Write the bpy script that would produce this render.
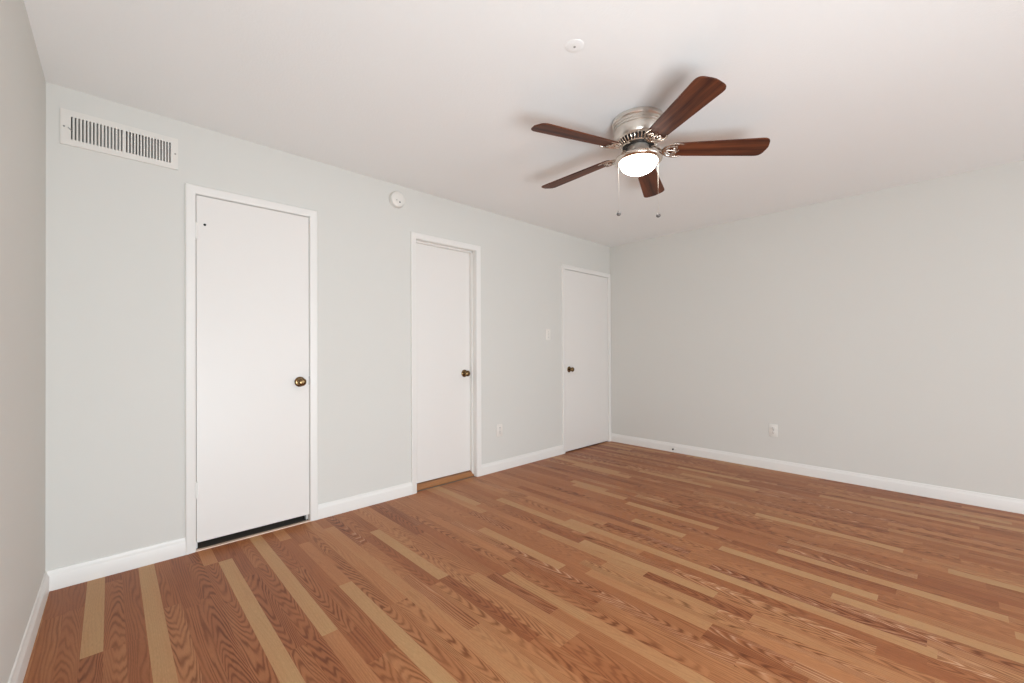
import bpy, bmesh, math, random
from mathutils import Vector, Matrix

sc = bpy.context.scene
for o in list(bpy.data.objects):
    bpy.data.objects.remove(o)
COL = sc.collection

# ------------------------------------------------------------------ camera
W, H = 4.780, 2.44           # room width (x), ceiling height; back wall is y = 0
FRONT = -6.2                # wall behind the camera
F_PX, PPX, PPY = 422.657, 512.7, 348.734
yaw, pitch, roll = 0.76072, 0.00478, -0.00449
fw = Vector((math.sin(yaw) * math.cos(pitch), math.cos(yaw) * math.cos(pitch), math.sin(pitch)))
r0 = Vector((math.cos(yaw), -math.sin(yaw), 0))
u0 = r0.cross(fw)
rt = math.cos(roll) * r0 + math.sin(roll) * u0
up = -math.sin(roll) * r0 + math.cos(roll) * u0
cd = bpy.data.cameras.new('camera')
cam = bpy.data.objects.new('camera', cd)
COL.objects.link(cam)
cam.matrix_world = Matrix(((rt.x, up.x, -fw.x, 0.22186), (rt.y, up.y, -fw.y, -3.00712),
                           (rt.z, up.z, -fw.z, 1.13922), (0, 0, 0, 1)))
cd.sensor_width = 36
cd.lens = F_PX / 1024 * 36
cd.shift_x = (512.0 - PPX) / 1024
cd.shift_y = (PPY - 341.5) / 1024
cd.clip_start = 0.02
sc.camera = cam

# ------------------------------------------------------------------ world, daylight, exposure
wd = bpy.data.worlds.new('world')
sc.world = wd
wd.use_nodes = True
wd.node_tree.nodes['Background'].inputs[0].default_value = (0.75, 0.85, 1.0, 1)
wd.node_tree.nodes['Background'].inputs[1].default_value = 1.0


def area(name, loc, rot, sx, sy, power, col):
    l = bpy.data.lights.new(name, 'AREA')
    l.shape = 'RECTANGLE'
    l.size, l.size_y, l.energy, l.color = sx, sy, power, col
    o = bpy.data.objects.new(name, l)
    o.location, o.rotation_euler = loc, rot
    COL.objects.link(o)
    return o


WIN = (2.35, 4.65, 0.35, 2.05)   # the window in the wall behind the camera: x0 x1 z0 z1
area('window_daylight', ((WIN[0] + WIN[1]) / 2, FRONT + 0.02, (WIN[2] + WIN[3]) / 2), (math.radians(90), 0, 0),
     WIN[1] - WIN[0], WIN[3] - WIN[2], 40, (0.835, 0.932, 1.0))
# the photographer's strobe, aimed up and into the room from beside the camera
area('bounce_flash', (0.42, -3.92, 0.42), (math.radians(101), 0, math.radians(-28)), 1.8, 1.0, 90, (0.835, 0.932, 1.0))
LAMP = 13.0                      # glow of the frosted fan lamp
sc.view_settings.view_transform = 'Standard'
sc.view_settings.look = 'None'
sc.view_settings.gamma = 1
sc.view_settings.exposure = 0.54
sc.view_settings.use_curve_mapping = False
sc.cycles.use_denoising = True
sc.cycles.max_bounces = 14
sc.cycles.diffuse_bounces = 10
sc.cycles.glossy_bounces = 6
sc.cycles.caustics_reflective = False
sc.cycles.caustics_refractive = False


# ------------------------------------------------------------------ material helpers
def mat(name, col, rough=0.5, metal=0.0, spec=0.5, bump=None, coat=0.0):
    m = bpy.data.materials.new(name)
    m.use_nodes = True
    nt = m.node_tree
    b = nt.nodes['Principled BSDF']
    b.inputs['Base Color'].default_value = (*col, 1)
    b.inputs['Roughness'].default_value = rough
    b.inputs['Metallic'].default_value = metal
    b.inputs['Specular IOR Level'].default_value = spec
    b.inputs['Coat Weight'].default_value = coat
    tc = nt.nodes.new('ShaderNodeTexCoord')
    n = nt.nodes.new('ShaderNodeTexNoise')
    nt.links.new(tc.outputs['Object'], n.inputs['Vector'])
    if bump:
        n.inputs['Scale'].default_value = bump[0]
        n.inputs['Detail'].default_value = 3
        bp = nt.nodes.new('ShaderNodeBump')
        bp.inputs['Strength'].default_value = bump[1]
        bp.inputs['Distance'].default_value = bump[2]
        nt.links.new(n.outputs['Fac'], bp.inputs['Height'])
        nt.links.new(bp.outputs['Normal'], b.inputs['Normal'])
    else:
        n.inputs['Scale'].default_value = 30
        mr = nt.nodes.new('ShaderNodeMapRange')
        mr.inputs['To Min'].default_value = max(0, rough - 0.04)
        mr.inputs['To Max'].default_value = min(1, rough + 0.04)
        nt.links.new(n.outputs['Fac'], mr.inputs['Value'])
        nt.links.new(mr.outputs['Result'], b.inputs['Roughness'])
    return m


def srgb(r, g, b):
    f = lambda c: (c / 255) / 12.92 if c / 255 <= 0.04045 else ((c / 255 + 0.055) / 1.055) ** 2.4
    return (f(r), f(g), f(b))


M_WALL = mat('wall_paint', srgb(213, 212, 207), 0.75, spec=0.25, bump=(160, 0.12, 0.002))
M_CEIL = mat('ceiling_paint', srgb(235, 236, 235), 0.85, spec=0.2, bump=(110, 0.25, 0.003))
M_TRIM = mat('trim_white_paint', srgb(228, 226, 222), 0.38)
M_DOOR = mat('door_white_paint', srgb(227, 224, 220), 0.42, bump=(45, 0.03, 0.002))
M_BRASS = mat('antique_brass', (0.21, 0.135, 0.065), 0.24, 1.0)
M_NICKEL = mat('brushed_nickel', (0.74, 0.69, 0.63), 0.33, 0.9)
M_NICKEL_D = mat('polished_nickel', (0.66, 0.58, 0.51), 0.2, 1.0)
M_ROTOR = mat('black_motor_metal', (0.015, 0.013, 0.012), 0.5, 0.3)
M_PLASTIC = mat('white_plastic', srgb(226, 223, 217), 0.35)
M_SLOT = mat('dark_slot', (0.03, 0.028, 0.026), 0.6)
M_GREY = mat('grey_detail', (0.30, 0.29, 0.27), 0.5)
M_VENT = mat('vent_white_enamel', srgb(222, 219, 213), 0.4)
M_DUCT = mat('dark_sheet_metal', (0.07, 0.066, 0.06), 0.55, 0.2)
M_CLOSET = mat('closet_floor', (0.2, 0.18, 0.16), 0.9, bump=(300, 0.3, 0.003))
M_STRIP = mat('pale_transition_strip', srgb(232, 208, 190), 0.4)
M_HOLE = mat('black_hole', (0.008, 0.008, 0.008), 0.8)
M_RUBBER = mat('grey_rubber', (0.06, 0.06, 0.06), 0.7)
M_CHAIN = mat('bead_chain_metal', (0.75, 0.70, 0.62), 0.3, 1.0)
M_PENDANT = mat('grey_metal_ball', (0.16, 0.15, 0.145), 0.45, 0.6)


def nodes(m):
    nt = m.node_tree

    def N(t, **kw):
        n = nt.nodes.new(t)
        for k, v in kw.items():
            setattr(n, k, v)
        return n

    def L(a, b):
        nt.links.new(a, b)

    def math_(op, a, b=None, c=None):
        n = N('ShaderNodeMath', operation=op)
        for i, x in enumerate((a, b, c)):
            if x is None:
                continue
            if isinstance(x, (int, float)):
                n.inputs[i].default_value = x
            else:
                L(x, n.inputs[i])
        return n.outputs[0]

    def mixc(fac, a, b, blend='MIX'):
        n = N('ShaderNodeMix', data_type='RGBA', blend_type=blend)
        for i, x in ((0, fac), (6, a), (7, b)):
            if isinstance(x, (int, float)):
                n.inputs[i].default_value = x
            elif isinstance(x, tuple):
                n.inputs[i].default_value = (*x, 1)
            else:
                L(x, n.inputs[i])
        return n.outputs[2]
    return nt, N, L, math_, mixc


def noise(N, L, math_, ux, uy, detail=2.0):
    cb = N('ShaderNodeCombineXYZ')
    L(ux, cb.inputs[0])
    L(uy, cb.inputs[1])
    n = N('ShaderNodeTexNoise')
    n.inputs['Scale'].default_value = 1.0
    n.inputs['Detail'].default_value = detail
    L(cb.outputs[0], n.inputs['Vector'])
    return n.outputs['Fac']


def floor_material():
    m = bpy.data.materials.new('oak_strip_laminate')
    m.use_nodes = True
    nt, N, L, math_, mixc = nodes(m)
    b = nt.nodes['Principled BSDF']
    uv = N('ShaderNodeUVMap', uv_map='grain')
    sx = N('ShaderNodeSeparateXYZ')
    L(uv.outputs[0], sx.inputs[0])
    u, v = sx.outputs[0], sx.outputs[1]
    at = N('ShaderNodeAttribute', attribute_name='strip')
    sp = N('ShaderNodeSeparateColor')
    L(at.outputs['Color'], sp.inputs[0])
    tone, strength, kind = sp.outputs[0], sp.outputs[1], sp.outputs[2]
    warp = noise(N, L, math_, math_('MULTIPLY', u, 18), math_('MULTIPLY', v, 1.7), 1.5)
    warp2 = noise(N, L, math_, math_('MULTIPLY', u, 55), math_('MULTIPLY', v, 4), 2)
    wq = math_('ADD', math_('MULTIPLY', math_('SUBTRACT', warp, 0.5), 6.5), math_('MULTIPLY', warp2, 1.0))
    # cathedral figure: nested arches along the board
    u2 = math_('MULTIPLY', u, u)
    qa = math_('ADD', math_('MULTIPLY', v, 13.0), math_('MULTIPLY', u2, 2000.0))
    qa = math_('ADD', qa, wq)
    # straight figure: lines along the board
    qb = math_('ADD', math_('MULTIPLY', u, 95.0), math_('MULTIPLY', v, 1.2))
    qb = math_('ADD', qb, wq)
    q = math_('ADD', math_('MULTIPLY', qa, kind), math_('MULTIPLY', qb, math_('SUBTRACT', 1.0, kind)))
    wv = math_('MULTIPLY_ADD', math_('SINE', math_('MULTIPLY', q, 6.2832)), 0.5, 0.5)
    wv = math_('POWER', wv, 1.7)
    patch = noise(N, L, math_, math_('MULTIPLY', u, 22), math_('MULTIPLY', v, 3.0), 2)
    pm = N('ShaderNodeMapRange')
    pm.inputs['From Min'].default_value = 0.34
    pm.inputs['From Max'].default_value = 0.62
    L(patch, pm.inputs['Value'])
    line = math_('MULTIPLY', math_('MULTIPLY', wv, math_('MINIMUM', strength, 1.0)), math_('MULTIPLY_ADD', pm.outputs[0], 0.55, 0.45))
    pale = math_('MULTIPLY', math_('POWER', math_('MULTIPLY_ADD', math_('SINE', math_('MULTIPLY_ADD', q, 6.2832, 2.4)), 0.5, 0.5), 5.0), math_('MULTIPLY', math_('SUBTRACT', 1.0, pm.outputs[0]), math_('MAXIMUM', math_('SUBTRACT', strength, 1.0), 0.0)))
    pores = noise(N, L, math_, math_('MULTIPLY', u, 900), math_('MULTIPLY', v, 45), 2)
    cloud = noise(N, L, math_, math_('MULTIPLY', u, 14), math_('MULTIPLY', v, 2.2), 2)
    ramp = N('ShaderNodeValToRGB')
    e = ramp.color_ramp.elements
    e[0].position, e[0].color = 0.0, (*srgb(137, 77, 45), 1)
    e[1].position, e[1].color = 1.0, (*srgb(184, 143, 99), 1)
    x = e.new(0.35)
    x.color = (*srgb(160, 99, 60), 1)
    x = e.new(0.65)
    x.color = (*srgb(178, 121, 79), 1)
    tn = math_('ADD', tone, math_('MULTIPLY', math_('SUBTRACT', cloud, 0.5), 0.35))
    L(tn, ramp.inputs[0])
    c = mixc(line, ramp.outputs[0], mixc(1.0, ramp.outputs[0], (0.43, 0.31, 0.21), 'MULTIPLY'))
    c = mixc(pale, c, srgb(216, 180, 150))
    pr = N('ShaderNodeMapRange')
    pr.inputs['From Min'].default_value = 0.3
    pr.inputs['From Max'].default_value = 0.7
    pr.inputs['To Min'].default_value = 0.86
    pr.inputs['To Max'].default_value = 1.1
    L(pores, pr.inputs['Value'])
    c = mixc(1.0, c, pr.outputs[0], 'MULTIPLY')
    L(c, b.inputs['Base Color'])
    b.inputs['Roughness'].default_value = 0.42
    b.inputs['Specular IOR Level'].default_value = 0.22
    bp = N('ShaderNodeBump')
    bp.inputs['Strength'].default_value = 0.08
    bp.inputs['Distance'].default_value = 0.001
    L(pores, bp.inputs['Height'])
    L(bp.outputs[0], b.inputs['Normal'])
    return m


def blade_material():
    m = bpy.data.materials.new('cherry_blade_veneer')
    m.use_nodes = True
    nt, N, L, math_, mixc = nodes(m)
    b = nt.nodes['Principled BSDF']
    tc = N('ShaderNodeTexCoord')
    oi = N('ShaderNodeObjectInfo')
    sx = N('ShaderNodeSeparateXYZ')
    L(tc.outputs['Object'], sx.inputs[0])
    off = math_('MULTIPLY', oi.outputs['Random'], 37.0)
    n1 = noise(N, L, math_, math_('ADD', math_('MULTIPLY', sx.outputs[0], 1.6), off), math_('MULTIPLY', sx.outputs[1], 24), 3)
    n2 = noise(N, L, math_, math_('ADD', math_('MULTIPLY', sx.outputs[0], 7), off), math_('MULTIPLY', sx.outputs[1], 160), 3)
    f = math_('ADD', math_('MULTIPLY', n1, 0.75), math_('MULTIPLY', n2, 0.25))
    r = N('ShaderNodeValToRGB')
    r.color_ramp.elements[0].position, r.color_ramp.elements[0].color = 0.36, (0.028, 0.007, 0.004, 1)
    r.color_ramp.elements[1].position, r.color_ramp.elements[1].color = 0.66, (0.155, 0.046, 0.018, 1)
    L(f, r.inputs[0])
    L(r.outputs[0], b.inputs['Base Color'])
    b.inputs['Roughness'].default_value = 0.5
    b.inputs['Specular IOR Level'].default_value = 0.22
    return m


def plain_wood(name, c1, c2):
    m = bpy.data.materials.new(name)
    m.use_nodes = True
    nt, N, L, math_, mixc = nodes(m)
    b = nt.nodes['Principled BSDF']
    tc = N('ShaderNodeTexCoord')
    sx = N('ShaderNodeSeparateXYZ')
    L(tc.outputs['Object'], sx.inputs[0])
    f = noise(N, L, math_, math_('MULTIPLY', sx.outputs[0], 5), math_('MULTIPLY', math_('ADD', sx.outputs[1], sx.outputs[2]), 160), 3)
    L(mixc(f, c1, c2), b.inputs['Base Color'])
    b.inputs['Roughness'].default_value = 0.4
    return m


def lamp_material():
    m = bpy.data.materials.new('lit_frosted_glass')
    m.use_nodes = True
    b = m.node_tree.nodes['Principled BSDF']
    b.inputs['Base Color'].default_value = (0.9, 0.88, 0.84, 1)
    b.inputs['Roughness'].default_value = 0.35
    b.inputs['Emission Color'].default_value = (1.0, 0.96, 0.90, 1)
    b.inputs['Emission Strength'].default_value = LAMP
    return m


M_FLOOR = floor_material()
M_BLADE = blade_material()
M_GLOW = lamp_material()
M_THRESH = plain_wood('golden_oak_threshold', srgb(138, 88, 50), srgb(166, 114, 70))


# ------------------------------------------------------------------ mesh helpers
def obj(name, bm, m, parent=None, smooth=False, loc=None):
    me = bpy.data.meshes.new(name)
    bmesh.ops.recalc_face_normals(bm, faces=bm.faces)
    bm.to_mesh(me)
    bm.free()
    me.materials.append(m)
    if smooth:
        for p in me.polygons:
            p.use_smooth = True
        try:
            me.set_sharp_from_angle(angle=math.radians(38))
        except Exception:
            pass
    o = bpy.data.objects.new(name, me)
    COL.objects.link(o)
    if loc:
        o.location = loc
    if parent:
        o.parent = parent
    return o


def tag(o, label=None, cat=None, group=None, kind=None):
    if label:
        o['label'] = label
    if cat:
        o['category'] = cat
    if group:
        o['group'] = group
    if kind:
        o['kind'] = kind
    return o


def empty(name, loc=(0, 0, 0)):
    o = bpy.data.objects.new(name, None)
    o.location = loc
    o.empty_display_size = 0.1
    COL.objects.link(o)
    return o


def box(bm, x0, x1, y0, y1, z0, z1, bev=0.0):
    t = bmesh.new()
    vs = [t.verts.new((x, y, z)) for x in (x0, x1) for y in (y0, y1) for z in (z0, z1)]
    for f in ((0, 1, 3, 2), (4, 6, 7, 5), (0, 4, 5, 1), (2, 3, 7, 6), (0, 2, 6, 4), (1, 5, 7, 3)):
        t.faces.new([vs[i] for i in f])
    if bev:
        bmesh.ops.bevel(t, geom=list(t.edges), offset=bev, segments=2, affect='EDGES', profile=0.5)
    merge(bm, t)


def merge(bm, t, mx=None):
    me = bpy.data.meshes.new('tmp')
    t.to_mesh(me)
    t.free()
    if mx is not None:
        me.transform(mx)
    bm.from_mesh(me)
    bpy.data.meshes.remove(me)


def lathe(bm, prof, seg=48, axis='Z', loc=(0, 0, 0)):
    """prof: (radius, height) pairs; revolved about the axis. axis 'Y' points the height to -y, 'X' to -x."""
    t = bmesh.new()
    rings = []
    for r, h in prof:
        if r < 1e-6:
            rings.append([t.verts.new((0, 0, h))])
        else:
            rings.append([t.verts.new((r * math.cos(2 * math.pi * i / seg), r * math.sin(2 * math.pi * i / seg), h)) for i in range(seg)])
    for a, b in zip(rings, rings[1:]):
        if len(a) == 1 and len(b) == 1:
            continue
        for i in range(seg):
            j = (i + 1) % seg
            if len(a) == 1:
                t.faces.new((a[0], b[j], b[i]))
            elif len(b) == 1:
                t.faces.new((a[i], a[j], b[0]))
            else:
                t.faces.new((a[i], a[j], b[j], b[i]))
    mx = Matrix.Translation(loc)
    if axis == 'Y':
        mx = mx @ Matrix.Rotation(math.radians(90), 4, 'X')
    elif axis == 'X':
        mx = mx @ Matrix.Rotation(math.radians(-90), 4, 'Y')
    merge(bm, t, mx)


def tube(bm, pts, rad, seg=8, flat=1.0):
    """round bar through pts; rad may be a list; flat squashes it vertically."""
    pts = [Vector(p) for p in pts]
    n = len(pts)
    rads = rad if isinstance(rad, (list, tuple)) else [rad] * n
    rings = []
    for i, p in enumerate(pts):
        d = (pts[min(i + 1, n - 1)] - pts[max(i - 1, 0)]).normalized()
        ref = Vector((0, 0, 1)) if abs(d.z) < 0.95 else Vector((1, 0, 0))
        s = d.cross(ref).normalized()
        w = s.cross(d).normalized()
        rings.append([bm.verts.new(p + rads[i] * (math.cos(2 * math.pi * k / seg) * s + flat * math.sin(2 * math.pi * k / seg) * w)) for k in range(seg)])
    for a, b in zip(rings, rings[1:]):
        for k in range(seg):
            bm.faces.new((a[k], a[(k + 1) % seg], b[(k + 1) % seg], b[k]))
    bm.faces.new(rings[0])
    bm.faces.new(rings[-1])


def smooth_path(pts, n=6):
    """Catmull-Rom through pts"""
    P = [Vector(p) for p in pts]
    P = [P[0] * 2 - P[1]] + P + [P[-1] * 2 - P[-2]]
    out = []
    for i in range(1, len(P) - 2):
        for k in range(n):
            t = k / n
            a, b, c, d = P[i - 1], P[i], P[i + 1], P[i + 2]
            out.append(0.5 * ((2 * b) + (c - a) * t + (2 * a - 5 * b + 4 * c - d) * t * t + (3 * b - a - 3 * c + d) * t ** 3))
    out.append(P[-2])
    return out


# ------------------------------------------------------------------ room shell
WT = 0.114                                        # wall thickness
BEYOND = 0.95                                     # far side of the closets behind the doors
DOORS = [dict(x0=0.528, x1=1.242), dict(x0=1.960, x1=2.673), dict(x0=3.833, x1=4.776)]
CW, ZC = 0.046, 2.0956                            # casing width, casing top
for d in DOORS:
    d['o0'], d['o1'], d['oz'] = d['x0'] + CW - 0.012, d['x1'] - CW + 0.012, ZC - CW + 0.012   # rough opening
VENT = (0.045, 0.496, 2.160, 2.332)


def wall_with_holes(name, u0, u1, z0, z1, holes, t0, t1, axis, m):
    """wall as a slab with true openings; axis 'x': runs along x (thickness in y), axis 'y': along y"""
    us = sorted({u0, u1, *[h[0] for h in holes], *[h[1] for h in holes]})
    zs = sorted({z0, z1, *[h[2] for h in holes], *[h[3] for h in holes]})
    solid = lambda i, j: 0 <= i < len(us) - 1 and 0 <= j < len(zs) - 1 and not any(
        h[0] <= us[i] and us[i + 1] <= h[1] and h[2] <= zs[j] and zs[j + 1] <= h[3] for h in holes)
    bm = bmesh.new()
    P = (lambda a, t, z: bm.verts.new((a, t, z))) if axis == 'x' else (lambda a, t, z: bm.verts.new((t, a, z)))
    for i in range(len(us) - 1):
        for j in range(len(zs) - 1):
            if not solid(i, j):
                continue
            a, b, c, d = us[i], us[i + 1], zs[j], zs[j + 1]
            for t in (t0, t1):
                bm.faces.new((P(a, t, c), P(b, t, c), P(b, t, d), P(a, t, d)))
            if not solid(i - 1, j):
                bm.faces.new((P(a, t0, c), P(a, t1, c), P(a, t1, d), P(a, t0, d)))
            if not solid(i + 1, j):
                bm.faces.new((P(b, t0, c), P(b, t1, c), P(b, t1, d), P(b, t0, d)))
            if not solid(i, j - 1):
                bm.faces.new((P(a, t0, c), P(b, t0, c), P(b, t1, c), P(a, t1, c)))
            if not solid(i, j + 1):
                bm.faces.new((P(a, t0, d), P(b, t0, d), P(b, t1, d), P(a, t1, d)))
    bmesh.ops.remove_doubles(bm, verts=bm.verts, dist=1e-5)
    return obj(name, bm, m)


holes = [(d['o0'], d['o1'], 0.0, d['oz']) for d in DOORS] + [(VENT[0] + 0.025, VENT[1] - 0.025, VENT[2] + 0.02, VENT[3] - 0.02)]
tag(wall_with_holes('wall_back', -0.2, W, 0, H, holes, 0.0, WT, 'x', M_WALL),
    'long pale grey wall with three white doors', 'wall', kind='structure')
bm = bmesh.new()
lw = lambda y: -0.003 + 0.011 * y       # the left wall stands a little out of square
vs = [bm.verts.new((x, y, z)) for z in (0, H) for x, y in ((lw(FRONT - WT), FRONT - WT), (lw(BEYOND), BEYOND), (-0.3, BEYOND), (-0.3, FRONT - WT))]
for f in ((0, 1, 2, 3), (4, 5, 6, 7), (0, 1, 5, 4), (1, 2, 6, 5), (2, 3, 7, 6), (3, 0, 4, 7)):
    bm.faces.new([vs[i] for i in f])
tag(obj('wall_left', bm, M_WALL), 'pale grey wall at the left edge of the photo', 'wall', kind='structure')
bm = bmesh.new()
box(bm, W, W + WT, FRONT - WT, BEYOND, 0, H)
tag(obj('wall_right', bm, M_WALL), 'bare pale grey wall on the right with one outlet', 'wall', kind='structure')
tag(wall_with_holes('wall_front', -0.3, W, 0, H, [WIN], FRONT - WT, FRONT, 'x', M_WALL),
    'pale grey wall with the window behind the camera', 'wall', kind='structure')
bm = bmesh.new()
box(bm, -0.3, W + WT, BEYOND, BEYOND + 0.1, 0, H)
tag(obj('wall_closet', bm, M_WALL), 'rear wall of the closets behind the doors', 'wall', kind='structure')
bm = bmesh.new()
box(bm, -0.3, W + WT, FRONT - WT, BEYOND + 0.1, H, H + 0.12)
tag(obj('ceiling', bm, M_CEIL), 'flat white textured ceiling', 'ceiling', kind='structure')
bm = bmesh.new()
box(bm, -0.3, W + WT, 0.012, BEYOND + 0.1, -0.1, -0.002)
tag(obj('floor_closet', bm, M_CLOSET), 'grey floor seen through the gaps under the doors', 'floor', kind='structure')


# window behind the camera
bm = bmesh.new()
x0, x1, z0, z1 = WIN
for a in ((x0, x0 + .05, z0, z1), (x1 - .05, x1, z0, z1), (x0, x1, z0, z0 + .05), (x0, x1, z1 - .05, z1), ((x0 + x1) / 2 - .025, (x0 + x1) / 2 + .025, z0, z1)):
    box(bm, a[0], a[1], FRONT - 0.09, FRONT - 0.03, a[2], a[3], 0.004)
tag(obj('window_1', bm, M_TRIM), 'white window in the wall behind the camera', 'window', kind='structure')
M_GLASS = mat('window_glass', (1, 1, 1), 0.02)
M_GLASS.node_tree.nodes['Principled BSDF'].inputs['Transmission Weight'].default_value = 1.0
for a, b in ((x0 + .05, (x0 + x1) / 2 - .025), ((x0 + x1) / 2 + .025, x1 - .05)):
    bm = bmesh.new()
    box(bm, a, b, FRONT - 0.062, FRONT - 0.058, z0 + .05, z1 - .05)
    obj('pane', bm, M_GLASS, bpy.data.objects['window_1'])

# ------------------------------------------------------------------ floor: strip laminate, one mesh
rnd = random.Random(11)
SX, SW = 0.139, 0.0633
FIX = {  # strip index: list of (y start, y end, tone, grain strength, figure)
    -2: [(0.02, -0.32, .24, .4, 0), (-0.32, -1.2, .40, .6, 0)],
    -1: [(0.02, -0.30, .18, .5, 0), (-0.30, -1.1, .34, .6, 1)],
    0: [(0.02, -0.755, .98, .14, 0), (-0.755, -1.6, .22, .9, 1)],
    1: [(0.02, -0.10, .12, .5, 0), (-0.10, -0.755, .36, .8, 1), (-0.755, -1.7, .45, .7, 1)],
    2: [(0.02, -0.05, .2, .5, 0), (-0.05, -0.755, .26, .6, 0), (-0.755, -1.5, .24, .5, 0)],
    3: [(0.02, -1.17, .95, .14, 0), (-1.17, -1.9, .4, .8, 1)],
    4: [(0.02, -0.57, .30, .7, 0), (-0.57, -1.5, .52, .9, 1)],
    5: [(0.02, -0.64, .2, .6, 0), (-0.64, -1.4, .34, .8, 0)],
    6: [(0.02, -0.16, .22, .9, 1), (-0.16, -0.60, .26, .9, 1), (-0.60, -1.5, .28, 1, 1)],
    7: [(0.02, -0.24, .66, .15, 0), (-0.24, -0.72, .32, .8, 1), (-0.72, -1.5, .36, .9, 1)],
    8: [(0.02, -0.24, .2, .4, 0), (-0.245, -1.75, .97, .14, 0)],
    9: [(0.02, -0.52, .18, .6, 0), (-0.52, -1.25, .28, .9, 1), (-1.252, -1.9, .42, .9, 1)],
    10: [(0.02, -0.45, .42, .6, 1), (-0.45, -1.25, .30, .9, 1), (-1.252, -1.9, .30, 1, 1)],
    11: [(0.02, -1.25, .95, .14, 0), (-1.252, -1.9, .6, .3, 0)],
    12: [(0.02, -0.6, .2, .7, 1), (-0.6, -1.3, .24, .9, 1), (-1.3, -1.52, .12, .6, 0), (-1.52, -2.2, .3, .8, 1)],
    13: [(0.02, -0.20, .55, .15, 0), (-0.20, -0.93, .16, .3, 0), (-0.93, -1.51, .22, .6, 0), (-1.51, -2.2, .4, .8, 1)],
    14: [(0.02, -0.32, .2, .5, 0), (-0.32, -0.93, .46, .2, 0), (-0.935, -2.1, .95, .14, 0)],
    15: [(0.02, -0.55, .34, .8, 1), (-0.55, -1.25, .34, 1, 1), (-1.25, -2.0, .42, .9, 1)],
    16: [(0.02, -0.9, .55, .4, 0), (-0.9, -1.25, .52, .3, 0), (-1.25, -2.1, .5, 1, 1)],
    17: [(0.02, -0.2, .3, .4, 0), (-0.2, -1.2, .68, .2, 0), (-1.2, -2.0, .62, .25, 0)],
    19: [(0.02, -0.5, .3, .6, 1), (-0.5, -1.24, .12, .5, 1), (-1.24, -2.2, .5, .9, 1)],
    21: [(0.02, -0.8, .5, .5, 1), (-0.8, -1.95, .52, .9, 1), (-1.95, -2.8, .22, .7, 1)],
    22: [(0.02, -0.5, .5, .4, 0), (-0.5, -1.3, .45, .8, 1), (-1.3, -1.95, .64, .4, 0), (-1.95, -2.9, .28, .7, 1)],
    25: [(0.02, -0.4, .4, .5, 1), (-0.4, -1.5, .40, 1, 1), (-1.5, -2.4, .38, 1, 1)],
    28: [(0.02, -0.9, .4, .4, 0), (-0.9, -1.57, .88, .14, 0), (-1.57, -2.3, .3, .6, 0)],
    29: [(0.02, -0.7, .4, .4, 1), (-0.7, -1.69, .34, .4, 0), (-1.69, -2.3, .75, .2, 0)],
    31: [(0.02, -0.7, .6, .3, 0), (-0.7, -1.7, .36, .5, 1), (-1.7, -2.28, .80, .4, 0)],
    36: [(0.02, -1.2, .4, .4, 0), (-1.2, -1.68, .92, .14, 0), (-1.7, -2.45, .90, .14, 0), (-2.46, -2.95, .86, .2, 0)],
    39: [(0.02, -1.6, .42, .3, 0), (-1.6, -2.6, .4, .5, 1), (-2.6, -3.4, .9, .14, 0)],
    41: [(0.02, -1.0, .4, .3, 1), (-1.0, -1.5, .34, .3, 0), (-1.53, -1.85, .9, .14, 0), (-1.85, -2.06, .3, .3, 0), (-2.06, -2.75, .92, .14, 0)],
    42: [(0.02, -1.2, .4, .4, 0), (-1.2, -2.4, .36, .5, 1), (-2.4, -3.16, .32, .5, 1), (-3.16, -3.6, .9, .14, 0)],
    44: [(0.02, -0.9, .3, .4, 0), (-0.9, -2.3, .34, .4, 0), (-2.3, -3.15, .90, .14, 0)],
    45: [(0.02, -0.6, .3, .3, 0), (-0.6, -1.3, .3, .3, 0), (-1.3, -1.95, .88, .14, 0)],
    46: [(0.02, -0.75, .34, .3, 0), (-0.75, -1.25, .82, .1, 0)],
}
bm = bmesh.new()
uvl = bm.loops.layers.uv.new('grain')
cl = bm.loops.layers.float_color.new('strip')


def strip_quad(xa, xb, ya, yb, tone, st, kind):
    vs = [bm.verts.new(p) for p in ((xa, ya, 0), (xb, ya, 0), (xb, yb, 0), (xa, yb, 0))]
    f = bm.faces.new(vs)
    off = rnd.uniform(-0.022, 0.022)
    flip = rnd.choice((-1, 1))
    v0 = rnd.uniform(0, 90)
    for lp in f.loops:
        x, y, _ = lp.vert.co
        lp[uvl].uv = ((x - (xa + xb) / 2) + off + (0 if kind else rnd.choice((0,)) * 1), v0 + flip * y)
        lp[cl] = (tone, st, kind, 1)


FEND = 0.012
k = -4
while SX + k * SW < W:
    xa, xb = max(-0.12, SX + k * SW), min(W, SX + (k + 1) * SW)
    y = FEND
    for (a, b, tone, st, kd) in FIX.get(k, []):
        if k > 11 and tone < .7:
            tone = min(.74, tone + .14)
        strip_quad(xa, xb, y, b, tone, st, kd)
        y = b
    while y > FRONT:
        ln = rnd.uniform(0.28, 0.85)
        b = max(FRONT, y - ln)
        if b - FRONT < 0.15:
            b = FRONT
        t = rnd.random()
        tone = rnd.uniform(.16, .30) if t < .14 else rnd.uniform(.32, .54) if t < .50 else rnd.uniform(.54, .76) if t < .92 else rnd.uniform(.82, .95)
        st = rnd.uniform(.1, .5) if tone > .8 else rnd.choice((rnd.uniform(.2, .5), rnd.uniform(.5, 1.0), rnd.uniform(.7, 1.0), rnd.uniform(1.2, 1.8)))
        strip_quad(xa, xb, y, b, tone, st, 1 if rnd.random() < (.2 if tone > .75 else .58) else 0)
        y = b
    k += 1
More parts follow.
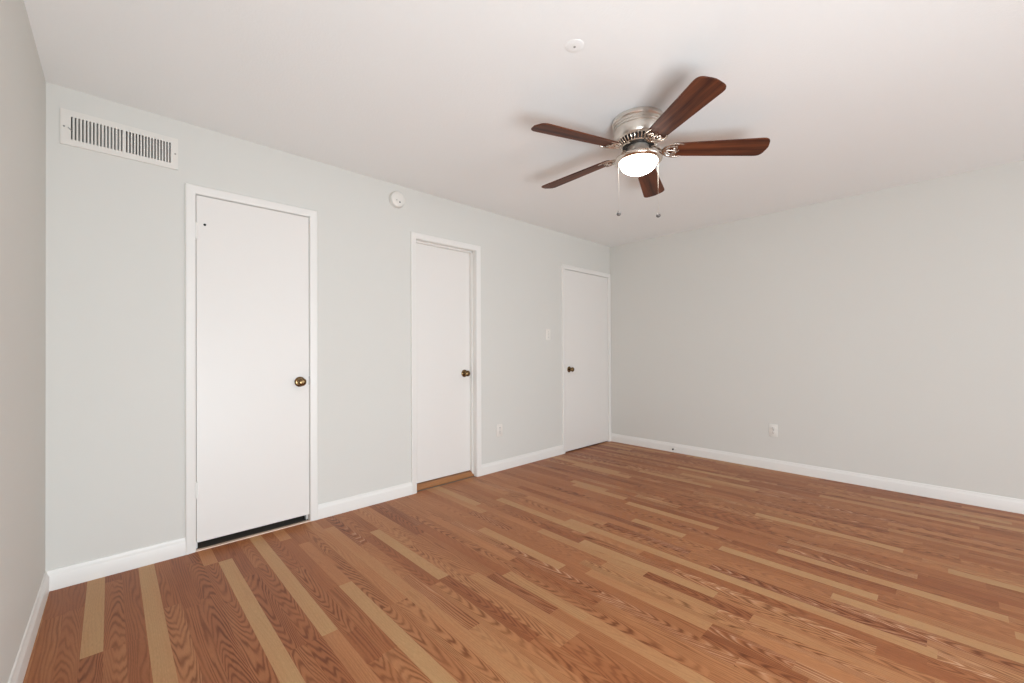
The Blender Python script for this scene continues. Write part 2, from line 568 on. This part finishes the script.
# the slab body under the strips
nv = len(bm.verts)
body = bmesh.new()
vs = [bm.verts.new(p) for p in ((-0.12, FEND, -0.1), (W, FEND, -0.1), (W, FRONT, -0.1), (-0.12, FRONT, -0.1))]
vt = [bm.verts.new(p) for p in ((-0.12, FEND, 0), (W, FEND, 0), (W, FRONT, 0), (-0.12, FRONT, 0))]
faces = [bm.faces.new(vs)] + [bm.faces.new((vs[i], vs[(i + 1) % 4], vt[(i + 1) % 4], vt[i])) for i in range(4)]
for f in faces:
    for lp in f.loops:
        lp[cl] = (.3, .2, 0, 1)
body.free()
bmesh.ops.remove_doubles(bm, verts=bm.verts, dist=1e-5)
floor = obj('floor', bm, M_FLOOR)
tag(floor, 'oak strip laminate floor of mixed brown and tan boards', 'floor', kind='structure')

# ------------------------------------------------------------------ baseboards
BB = [(0.0, 0.0), (0.014, 0.0), (0.014, 0.068), (0.0125, 0.074), (0.0085, 0.080), (0.0065, 0.088), (0.005, 0.0955), (0.0, 0.097)]


def baseboard(name, p0, p1, inward, label, m0=0.0, m1=0.0):
    """profile swept p0 -> p1; m0/m1: mitre (metres of extra cut per metre of thickness)"""
    p0, p1, n = Vector(p0), Vector(p1), Vector(inward)
    d = (p1 - p0).normalized()
    bm = bmesh.new()
    A = [bm.verts.new(p0 + n * o + d * (o * m0) + Vector((0, 0, z))) for o, z in BB]
    B = [bm.verts.new(p1 + n * o - d * (o * m1) + Vector((0, 0, z))) for o, z in BB]
    for i in range(len(BB)):
        j = (i + 1) % len(BB)
        bm.faces.new((A[i], A[j], B[j], B[i]))
    bm.faces.new(A)
    bm.faces.new(B)
    o = obj(name, bm, M_TRIM, smooth=True)
    return tag(o, label, 'baseboard', kind='structure')


baseboard('baseboard_back', (lw(0), 0, 0), (DOORS[0]['x0'], 0, 0), (0, -1, 0), 'white baseboard between the left corner and the first door', m0=1)
baseboard('baseboard_back', (DOORS[0]['x1'], 0, 0), (DOORS[1]['x0'], 0, 0), (0, -1, 0), 'white baseboard between the first and middle doors')
baseboard('baseboard_back', (DOORS[1]['x1'], 0, 0), (DOORS[2]['x0'], 0, 0), (0, -1, 0), 'white baseboard between the middle door and the corner door')
baseboard('baseboard_left', (lw(FRONT), FRONT, 0), (lw(0), 0, 0), (1, 0, 0), 'white baseboard along the left wall', m1=1)
baseboard('baseboard_right', (W, -0.0165, 0), (W, FRONT, 0), (-1, 0, 0), 'white baseboard along the right wall')


# ------------------------------------------------------------------ doors
CAS = [(0.0, 0.0), (0.0, 0.008), (0.004, 0.0105), (0.014, 0.0115), (0.022, 0.0125), (0.034, 0.0155), (0.042, 0.016), (0.046, 0.013), (0.046, 0.0)]


def casing(d, parent):
    xl, xr, zt = d['x0'] + CW, d['x1'] - CW, ZC - CW
    bm = bmesh.new()
    rows = []
    for o, t in CAS:
        rows.append([bm.verts.new(p) for p in ((xl - o, -t, 0), (xl - o, -t, zt + o), (xr + o, -t, zt + o), (xr + o, -t, 0))])
    for a, b in zip(rows, rows[1:]):
        for i in range(3):
            bm.faces.new((a[i], a[i + 1], b[i + 1], b[i]))
    for i in (0, 3):
        bm.faces.new([r[i] for r in rows])
    return obj('casing', bm, M_TRIM, parent, smooth=True)


def jamb(d, parent, stop):
    """three boards lining the opening, with a stop bead; returns inner clear opening"""
    a, b, z = d['o0'], d['o1'], d['oz']
    jt = 0.0145
    bm = bmesh.new()
    box(bm, a, a + jt, 0.0005, WT, 0, z)
    box(bm, b - jt, b, 0.0005, WT, 0, z)
    box(bm, a + jt, b - jt, 0.0005, WT, z - jt, z)
    s0, s1 = stop
    st = 0.012
    box(bm, a + jt, a + jt + st, s0, s1, 0, z - jt, 0.0015)
    box(bm, b - jt - st, b - jt, s0, s1, 0, z - jt, 0.0015)
    box(bm, a + jt, b - jt, s0, s1, z - jt - st, z - jt, 0.0015)
    obj('jamb', bm, M_TRIM, parent)
    return a + jt, b - jt, z - jt


def knob(x, y, z, parent):
    bm = bmesh.new()
    lathe(bm, [(0.011, 0.008), (0.0105, 0.026), (0.013, 0.030), (0.020, 0.034), (0.0255, 0.042), (0.0265, 0.049), (0.024, 0.056), (0.017, 0.0605), (0.008, 0.062), (0, 0.0622)], 36, 'Y')
    kb = obj('door_knob', bm, M_BRASS, parent, smooth=True, loc=(x, y, z))
    kb['label'] = 'round antique brass knob'
    bm = bmesh.new()
    lathe(bm, [(0.0335, 0.0), (0.0335, 0.003), (0.031, 0.006), (0.024, 0.0085), (0.016, 0.0095), (0.0125, 0.0125), (0.011, 0.013)], 36, 'Y')
    obj('rosette', bm, M_BRASS, kb, smooth=True)
    return kb


def hinge(x, y, z, parent):
    bm = bmesh.new()
    lathe(bm, [(0, -0.049), (0.004, -0.048), (0.0065, -0.045), (0.0065, -0.016), (0.0058, -0.0155), (0.0058, -0.0145), (0.0065, -0.014),
               (0.0065, 0.014), (0.0058, 0.0145), (0.0058, 0.0155), (0.0065, 0.016), (0.0065, 0.045), (0.004, 0.048), (0, 0.049)], 16)
    box(bm, -0.012, 0.012, 0.004, 0.0065, -0.045, 0.045)
    return obj('hinge', bm, M_TRIM, parent, smooth=True, loc=(x, y, z))


def door(n, d, slab_y, zb, stop, label, knob_side, knob_z, hinges, knob_dx):
    root = tag(empty('door_%d' % n, ((d['x0'] + d['x1']) / 2, 0, 0)), label, 'door', kind='structure')
    inv = Matrix.Translation(-Vector(root.location))
    a, b, z = jamb(d, root, stop)
    bm = bmesh.new()
    g = 0.0028
    box(bm, a + g, b - g, slab_y, slab_y + 0.035, zb, z - g - 0.001, 0.0012)
    obj('slab', bm, M_DOOR, root)
    casing(d, root)
    kx = b - g - knob_dx if knob_side == 'r' else a + g + knob_dx
    knob(kx, slab_y, knob_z, root)
    hx = a if knob_side == 'r' else b
    for hz in hinges:
        hinge(hx, slab_y - 0.0055, hz, root)
    for c in root.children:
        c.matrix_parent_inverse = inv
    return root, a, b, z


D1, a1, b1, z1 = door(1, DOORS[0], 0.001, 0.047, (0.038, 0.07), 'left white flush door with a wide dark gap under it', 'r', 0.940, (1.838, 0.350), 0.058)
D2, a2, b2, z2 = door(2, DOORS[1], WT - 0.035, 0.045, (0.045, WT - 0.036), 'middle white flush door set back behind a wooden threshold', 'r', 0.936, (), 0.070)
D3, a3, b3, z3 = door(3, DOORS[2], 0.001, 0.012, (0.038, 0.07), 'white flush door at the far corner beside the light switch', 'l', 0.927, (1.82, 0.28), 0.075)

inv1 = D1.matrix_basis.inverted()
bm = bmesh.new()
lathe(bm, [(0.0068, 0.0), (0.0068, 0.003), (0.0, 0.0034)], 14, 'Y')
h = obj('screw_hole', bm, M_HOLE, D1, loc=(0.619, 0.0012, 1.879))
h['label'] = 'black screw hole near the upper hinge'
h.matrix_parent_inverse = Matrix.Translation(-Vector(D1.location))
bm = bmesh.new()
box(bm, b1 - 0.0045, b1 + 0.0005, -0.0008, 0.012, 0.917, 0.973, 0.0004)
h = obj('strike_plate', bm, M_GREY, D1)
h.matrix_parent_inverse = Matrix.Translation(-Vector(D1.location))

# pale end strip under the first door, wooden threshold under the middle one
bm = bmesh.new()
box(bm, DOORS[0]['x0'] + CW, DOORS[0]['x1'] - CW, -0.012, 0.016, 0.0, 0.006, 0.002)
tag(obj('trim_1', bm, M_STRIP), 'thin pale floor edging strip under the left door', 'threshold', kind='structure')
bm = bmesh.new()
prof = [(0.034, 0.0), (0.034, 0.007), (0.040, 0.012), (0.050, 0.030), (0.060, 0.038), (0.070, 0.040), (0.20, 0.040), (0.20, 0.0)]
xs = (a2 + 0.0005, b2 - 0.0005)
R = [[bm.verts.new((x, y, z)) for y, z in prof] for x in xs]
for i in range(len(prof)):
    j = (i + 1) % len(prof)
    bm.faces.new((R[0][i], R[0][j], R[1][j], R[1][i]))
bm.faces.new(R[0])
bm.faces.new(R[1])
tag(obj('trim_2', bm, M_THRESH), 'golden oak threshold under the middle door', 'threshold', kind='structure')

# ------------------------------------------------------------------ return-air vent high on the back wall
vx0, vx1, vz0, vz1 = VENT
vent = tag(empty('wall_vent', ((vx0 + vx1) / 2, 0, (vz0 + vz1) / 2)), 'white slotted air register high on the wall near the left corner', 'vent')
vi = Matrix.Translation(-Vector(vent.location))
bm = bmesh.new()
sx0, sx1, sz0, sz1 = 0.081, 0.464, 2.190, 2.302
yo, yb_ = -0.009, -0.0015
box(bm, vx0, vx1, yo, yb_, vz0, sz0)
box(bm, vx0, vx1, yo, yb_, sz1, vz1)
box(bm, vx0, sx0, yo, yb_, sz0, sz1)
box(bm, sx1, vx1, yo, yb_, sz0, sz1)
mid = (sx0 + sx1) / 2 + 0.002
half = 15
land = 0.0065
slots = []
for s0, s1 in ((sx0, mid - land), (mid + land, sx1)):
    pitch_ = (s1 - s0) / (half - 0.5)
    for i in range(half):
        slots.append((s0 + i * pitch_, s0 + i * pitch_ + pitch_ * 0.5))
edges = [sx0] + [e for s in slots for e in s] + [sx1]
for i in range(0, len(edges), 2):
    if edges[i + 1] - edges[i] > 1e-4:
        box(bm, edges[i], edges[i + 1], yo, yb_, sz0, sz1)
# bent outer rim back to the wall
for a in ((vx0, vx0 + .002, vz0, vz1), (vx1 - .002, vx1, vz0, vz1), (vx0, vx1, vz0, vz0 + .002), (vx0, vx1, vz1 - .002, vz1)):
    box(bm, a[0], a[1], yb_, 0.0, a[2], a[3])
o = obj('face_plate', bm, M_VENT, vent)
o.matrix_parent_inverse = vi
bm = bmesh.new()
for i, (s0, s1) in enumerate(slots):   # slanted deflector vanes behind the slots
    t = bmesh.new()
    bmesh.ops.create_cube(t, size=1.0)
    mx = Matrix.Translation((s1 + 0.001, 0.010, (sz0 + sz1) / 2)) @ Matrix.Rotation(math.radians(-22 if i < half else 22), 4, 'Z') @ Matrix.Diagonal((0.0012, 0.020, sz1 - sz0, 1))
    merge(bm, t, mx)
o = obj('vane', bm, M_VENT, vent)
o.matrix_parent_inverse = vi
bm = bmesh.new()
a, b, c, e = vx0 + 0.026, vx1 - 0.026, vz0 + 0.021, vz1 - 0.021
for q in ((a, b, 0.105, 0.108, c, e), (a, a + .001, 0.001, 0.105, c, e), (b - .001, b, 0.001, 0.105, c, e), (a, b, 0.001, 0.105, c, c + .001), (a, b, 0.001, 0.105, e - .001, e)):
    box(bm, *q)
o = obj('duct', bm, M_DUCT, vent)
o.matrix_parent_inverse = vi
for x, z in ((0.0575, 2.247), (0.484, 2.245)):
    bm = bmesh.new()
    lathe(bm, [(0.0042, 0.0), (0.0042, 0.001), (0.003, 0.0022), (0, 0.0026)], 14, 'Y')
    o = obj('screw', bm, M_GREY, vent, smooth=True, loc=(x, yo, z))
    o.matrix_parent_inverse = vi
bm = bmesh.new()
tube(bm, [(0.086, 0.004, 2.233), (0.080, -0.012, 2.236), (0.071, -0.017, 2.243)], [0.0022, 0.0022, 0.0016], 8)
o = obj('damper_lever', bm, M_GREY, vent, smooth=True)
o.matrix_parent_inverse = vi

# ------------------------------------------------------------------ smoke detector on the back wall
sd = tag(empty('smoke_detector', (1.838, 0, 2.318)), 'round white smoke detector on the wall between left and middle doors', 'smoke detector')
bm = bmesh.new()
lathe(bm, [(0.064, 0.0), (0.064, 0.008), (0.062, 0.0095)], 48, 'Y')
obj('base', bm, M_PLASTIC, sd, smooth=True)
bm = bmesh.new()
lathe(bm, [(0.0605, 0.0095), (0.061, 0.020), (0.058, 0.030), (0.052, 0.0345), (0.030, 0.037), (0, 0.0375)], 48, 'Y')
obj('cover', bm, M_PLASTIC, sd, smooth=True)
for nm, x, z, r, m in (('test_button', 0.010, -0.022, 0.0055, M_SLOT), ('indicator_light', -0.016, -0.011, 0.004, M_GREY)):
    bm = bmesh.new()
    lathe(bm, [(r, 0.030), (r, 0.0385), (r * .7, 0.0395), (0, 0.0398)], 16, 'Y', (x, 0, z))
    obj(nm, bm, m, sd, smooth=True)

# ------------------------------------------------------------------ blank round cover on the ceiling
cp = tag(empty('ceiling_cover_plate', (1.658, -1.890, H)), 'small round white cover plate on the ceiling left of the fan', 'cover plate')
bm = bmesh.new()
lathe(bm, [(0.040, 0.0), (0.040, -0.0012), (0.037, -0.0024), (0.020, -0.003), (0, -0.0032)], 40)
obj('plate', bm, M_CEIL, cp, smooth=True)
bm = bmesh.new()
lathe(bm, [(0.005, -0.002), (0.005, -0.0055), (0, -0.006)], 12)
obj('screw', bm, M_GREY, cp, smooth=True)


# ------------------------------------------------------------------ outlets and switch (built facing -y, turned for the right wall)
def plate(root, w=0.070, h=0.115):
    bm = bmesh.new()
    box(bm, -w / 2, w / 2, -0.006, 0, -h / 2, h / 2, 0.003)
    return obj('cover_plate', bm, M_PLASTIC, root, smooth=True)


def screw(root, z):
    bm = bmesh.new()
    lathe(bm, [(0.0032, 0.006), (0.0032, 0.0068), (0.002, 0.0075), (0, 0.0077)], 12, 'Y', (0, 0, z))
    return obj('screw', bm, M_GREY, root, smooth=True)


def outlet(loc, rz, label):
    root = tag(empty('electrical_outlet', loc), label, 'outlet', 'wall outlets above the baseboards')
    plate(root, 0.073, 0.118)
    for z in (0.020, -0.020):
        bm = bmesh.new()
        lathe(bm, [(0.0168, 0.0055), (0.0168, 0.0078), (0.0155, 0.0088), (0, 0.0090)], 28, 'Y', (0, 0, z))
        rc = obj('receptacle', bm, M_PLASTIC, root, smooth=True)
        bm = bmesh.new()
        box(bm, -0.0075, -0.0050, -0.0094, -0.0085, z + 0.001, z + 0.010)
        box(bm, 0.0050, 0.0075, -0.0094, -0.0085, z + 0.001, z + 0.009)
        lathe(bm, [(0.0028, 0.0085), (0.0028, 0.0094), (0, 0.0094)], 12, 'Y', (0, 0, z - 0.007))
        obj('contact_slot', bm, M_SLOT, rc)
    screw(root, 0)
    root.rotation_euler = (0, 0, rz)
    return root


outlet((2.904, 0, 0.384), 0, 'white outlet on the long wall between middle and corner doors')
outlet((W, -1.803, 0.372), math.radians(-90), 'white outlet low on the bare right wall')
sw = tag(empty('light_switch', (3.606, 0, 1.310)), 'white toggle light switch left of the corner door', 'switch')
plate(sw, 0.073, 0.118)
bm = bmesh.new()
box(bm, -0.0055, 0.0055, -0.0066, -0.004, -0.013, 0.013, 0.0008)
obj('switch_slot', bm, M_PLASTIC, sw)
bm = bmesh.new()
t = bmesh.new()
bmesh.ops.create_cube(t, size=1.0)
bmesh.ops.bevel(t, geom=list(t.edges), offset=0.12, segments=2, affect='EDGES')
merge(bm, t, Matrix.Translation((0, -0.011, 0.004)) @ Matrix.Rotation(math.radians(-24), 4, 'X') @ Matrix.Diagonal((0.0085, 0.017, 0.010, 1)))
obj('toggle', bm, M_PLASTIC, sw, smooth=True)
screw(sw, 0.030)
screw(sw, -0.030)

# ------------------------------------------------------------------ door stop on the right baseboard
ds = tag(empty('door_stop', (W - 0.014, -0.845, 0.046)), 'small dark-tipped door stop on the right baseboard near the corner', 'door stop')
bm = bmesh.new()
lathe(bm, [(0.011, 0.0), (0.011, 0.003), (0.006, 0.006), (0.004, 0.008), (0.004, 0.055)], 20, 'X')
obj('post', bm, M_TRIM, ds, smooth=True)
bm = bmesh.new()
lathe(bm, [(0.004, 0.052), (0.0085, 0.053), (0.0085, 0.064), (0.006, 0.067), (0, 0.068)], 20, 'X')
o = obj('tip', bm, M_RUBBER, ds, smooth=True)
o['label'] = 'dark rubber tip'

# ------------------------------------------------------------------ ceiling fan
FX, FY = 2.388, -1.770
fan = tag(empty('ceiling_fan', (FX, FY, H)), 'five-blade ceiling fan with cherry blades, nickel motor and lit bowl lamp', 'ceiling fan')
bm = bmesh.new()
lathe(bm, [(0.125, 0.0), (0.141, -0.001), (0.143, -0.005), (0.143, -0.020), (0.139, -0.025), (0.134, -0.027), (0.134, -0.033), (0.1375, -0.035),
           (0.1375, -0.041), (0.1325, -0.043), (0.1325, -0.048), (0.1355, -0.050), (0.1355, -0.056), (0.1305, -0.058), (0.1305, -0.062), (0.1325, -0.064),
           (0.1315, -0.075), (0.1275, -0.095), (0.1225, -0.107), (0.116, -0.113), (0.106, -0.115)], 72)
obj('motor_housing', bm, M_NICKEL, fan, smooth=True)
bm = bmesh.new()   # ring of cooling fins between housing and rotor
lathe(bm, [(0.109, -0.114), (0.104, -0.120), (0.089, -0.141), (0.087, -0.146), (0.050, -0.149)], 64)
o = obj('rotor', bm, M_ROTOR, fan, smooth=True)
o['label'] = 'black rotor under the motor'
bm = bmesh.new()
for i in range(36):
    a = 2 * math.pi * i / 36
    ca, sa = math.cos(a), math.sin(a)
    tube(bm, [(0.112 * ca, 0.112 * sa, -0.114), (0.112 * ca, 0.112 * sa, -0.122), (0.102 * ca, 0.102 * sa, -0.135), (0.092 * ca, 0.092 * sa, -0.143)], [0.0046, 0.0046, 0.0038, 0.003], 8)
lathe(bm, [(0.088, -0.140), (0.093, -0.141), (0.094, -0.145), (0.090, -0.148), (0.086, -0.146)], 48)
obj('cooling_fins', bm, M_NICKEL_D, fan, smooth=True)
bm = bmesh.new()
lathe(bm, [(0.050, -0.144), (0.058, -0.150), (0.058, -0.187), (0.060, -0.191), (0.070, -0.195), (0.085, -0.199)], 56)
obj('switch_housing', bm, M_NICKEL, fan, smooth=True)
bm = bmesh.new()
lathe(bm, [(0.062, -0.191), (0.090, -0.199), (0.113, -0.207), (0.127, -0.214), (0.1315, -0.220), (0.1320, -0.226), (0.129, -0.233), (0.123, -0.238), (0.117, -0.2405), (0.108, -0.240), (0.104, -0.236), (0.095, -0.228)], 72)
obj('lamp_pan', bm, M_NICKEL_D, fan, smooth=True)
bm = bmesh.new()
bowl = [(0.1025, -0.232)]
for i in range(0, 13):
    a = math.radians(90 * i / 12)
    bowl.append((0.1025 * math.cos(a), -0.236 - 0.068 * math.sin(a)))
lathe(bm, bowl[:-1] + [(0, bowl[-1][1])], 64)
o = obj('lamp_bowl', bm, M_GLOW, fan, smooth=True)
o['label'] = 'lit frosted glass bowl'

ZB = -0.169       # blade plane below the ceiling
R0, R1 = 0.168, 0.686


def blade_mesh():
    bm = bmesh.new()
    wr, wt, th = 0.052, 0.071, 0.006
    out = []
    # one long edge, rounded tip, other edge, eased root
    pts = [(R0 + 0.012, -wr + 0.004), (R0 + 0.03, -wr), (R0 + 0.2, -wr - 0.0075), (R1 - 0.055, -wt)]
    for i in range(1, 8):
        a = math.radians(-90 + 90 * i / 8)
        pts.append((R1 - 0.045 + 0.037 * math.cos(a), -wt + 0.037 + 0.037 * math.sin(a)))
    pts += [(R1 - 0.003, -0.018), (R1, 0.0)]
    up_ = [(x, -y) for x, y in reversed(pts[:-1])]
    pts = pts + up_
    pts += [(R0, wr - 0.02), (R0, -wr + 0.02)]
    lo = [bm.verts.new((x, y, -th / 2)) for x, y in pts]
    hi = [bm.verts.new((x, y, th / 2)) for x, y in pts]
    bm.faces.new(lo)
    bm.faces.new(hi)
    n = len(pts)
    for i in range(n):
        bm.faces.new((lo[i], lo[(i + 1) % n], hi[(i + 1) % n], hi[i]))
    bmesh.ops.recalc_face_normals(bm, faces=bm.faces)
    eds = [e for e in bm.edges if abs(e.verts[0].co.z - e.verts[1].co.z) < 1e-6]
    bmesh.ops.bevel(bm, geom=eds, offset=0.0012, segments=1, affect='EDGES')
    return bm


def bracket_mesh():
    """cast scrollwork arm: a neck from the rotor that opens into two horns round the blade root with a medallion between"""
    bm = bmesh.new()
    zb = -0.007
    neck = smooth_path([(0.074, 0, 0.030), (0.095, 0, 0.022), (0.118, 0, 0.004), (0.138, 0, zb)], 5)
    tube(bm, neck, [0.011 - 0.003 * i / (len(neck) - 1) for i in range(len(neck))], 10, 0.55)
    for s in (-1, 1):
        horn = smooth_path([(0.132, 0.0, zb), (0.140, s * 0.020, zb), (0.155, s * 0.038, zb), (0.180, s * 0.050, zb), (0.208, s * 0.053, zb - 0.001), (0.236, s * 0.048, zb)], 5)
        tube(bm, horn, [0.0085 - 0.0045 * i / (len(horn) - 1) for i in range(len(horn))], 8, 0.6)
        scroll = smooth_path([(0.138, 0.0, zb), (0.155, s * 0.013, zb), (0.175, s * 0.030, zb), (0.196, s * 0.032, zb), (0.206, s * 0.021, zb), (0.197, s * 0.013, zb), (0.186, s * 0.018, zb)], 5)
        tube(bm, scroll, 0.0048, 8, 0.65)
    ctr = smooth_path([(0.138, 0, zb), (0.165, 0, zb - 0.001), (0.195, 0, zb - 0.001), (0.222, 0, zb)], 4)
    tube(bm, ctr, [0.007, 0.0068, 0.0066, 0.0063, 0.006, 0.006, 0.0062, 0.0066, 0.007, 0.006, 0.005, 0.004, 0.003][:len(ctr)], 8, 0.6)
    for x, y in ((0.212, 0.0), (0.200, 0.040), (0.200, -0.040)):
        lathe(bm, [(0.0055, 0.002), (0.0055, -0.004), (0.003, -0.0062), (0, -0.0066)], 12, 'Z', (x, y, zb))
    return bm


blades = []
for i in range(5):
    th_ = math.radians(-123.7 + 72 * i)
    mx = Matrix.Translation((0, 0, ZB)) @ Matrix.Rotation(th_, 4, 'Z') @ Matrix.Rotation(math.radians(2.4), 4, 'Y') @ Matrix.Rotation(math.radians(-12.5), 4, 'X')
    if i == 0:
        b0 = obj('blade', blade_mesh(), M_BLADE, fan)
        k0 = obj('blade_bracket', bracket_mesh(), M_NICKEL_D, fan, smooth=True)
        bl, br = b0, k0
    else:
        bl, br = b0.copy(), k0.copy()
        COL.objects.link(bl)
        COL.objects.link(br)
        bl.parent = fan
        br.parent = fan
    bl.matrix_basis = mx
    br.matrix_basis = mx

for s, zlen in ((-1, 0.528), (1, 0.538)):
    px, py = s * 0.112 * rt.x, s * 0.112 * rt.y
    bm = bmesh.new()
    z = -0.224
    tube(bm, [(px, py, z), (px, py, -zlen)], 0.0005, 6)
    while z > -zlen:
        t = bmesh.new()
        bmesh.ops.create_icosphere(t, subdivisions=1, radius=0.0010)
        merge(bm, t, Matrix.Translation((px, py, z)))
        z -= 0.0052
    ch = obj('pull_chain', bm, M_CHAIN, fan, smooth=True)
    bm = bmesh.new()
    lathe(bm, [(0, 0.014), (0.003, 0.0135), (0.0035, 0.010), (0.0085, 0.0075), (0.0125, 0.0), (0.0115, -0.006), (0.007, -0.0105), (0, -0.0125)], 20, 'Z', (px, py, -zlen))
    obj('pendant', bm, M_PENDANT, ch, smooth=True)
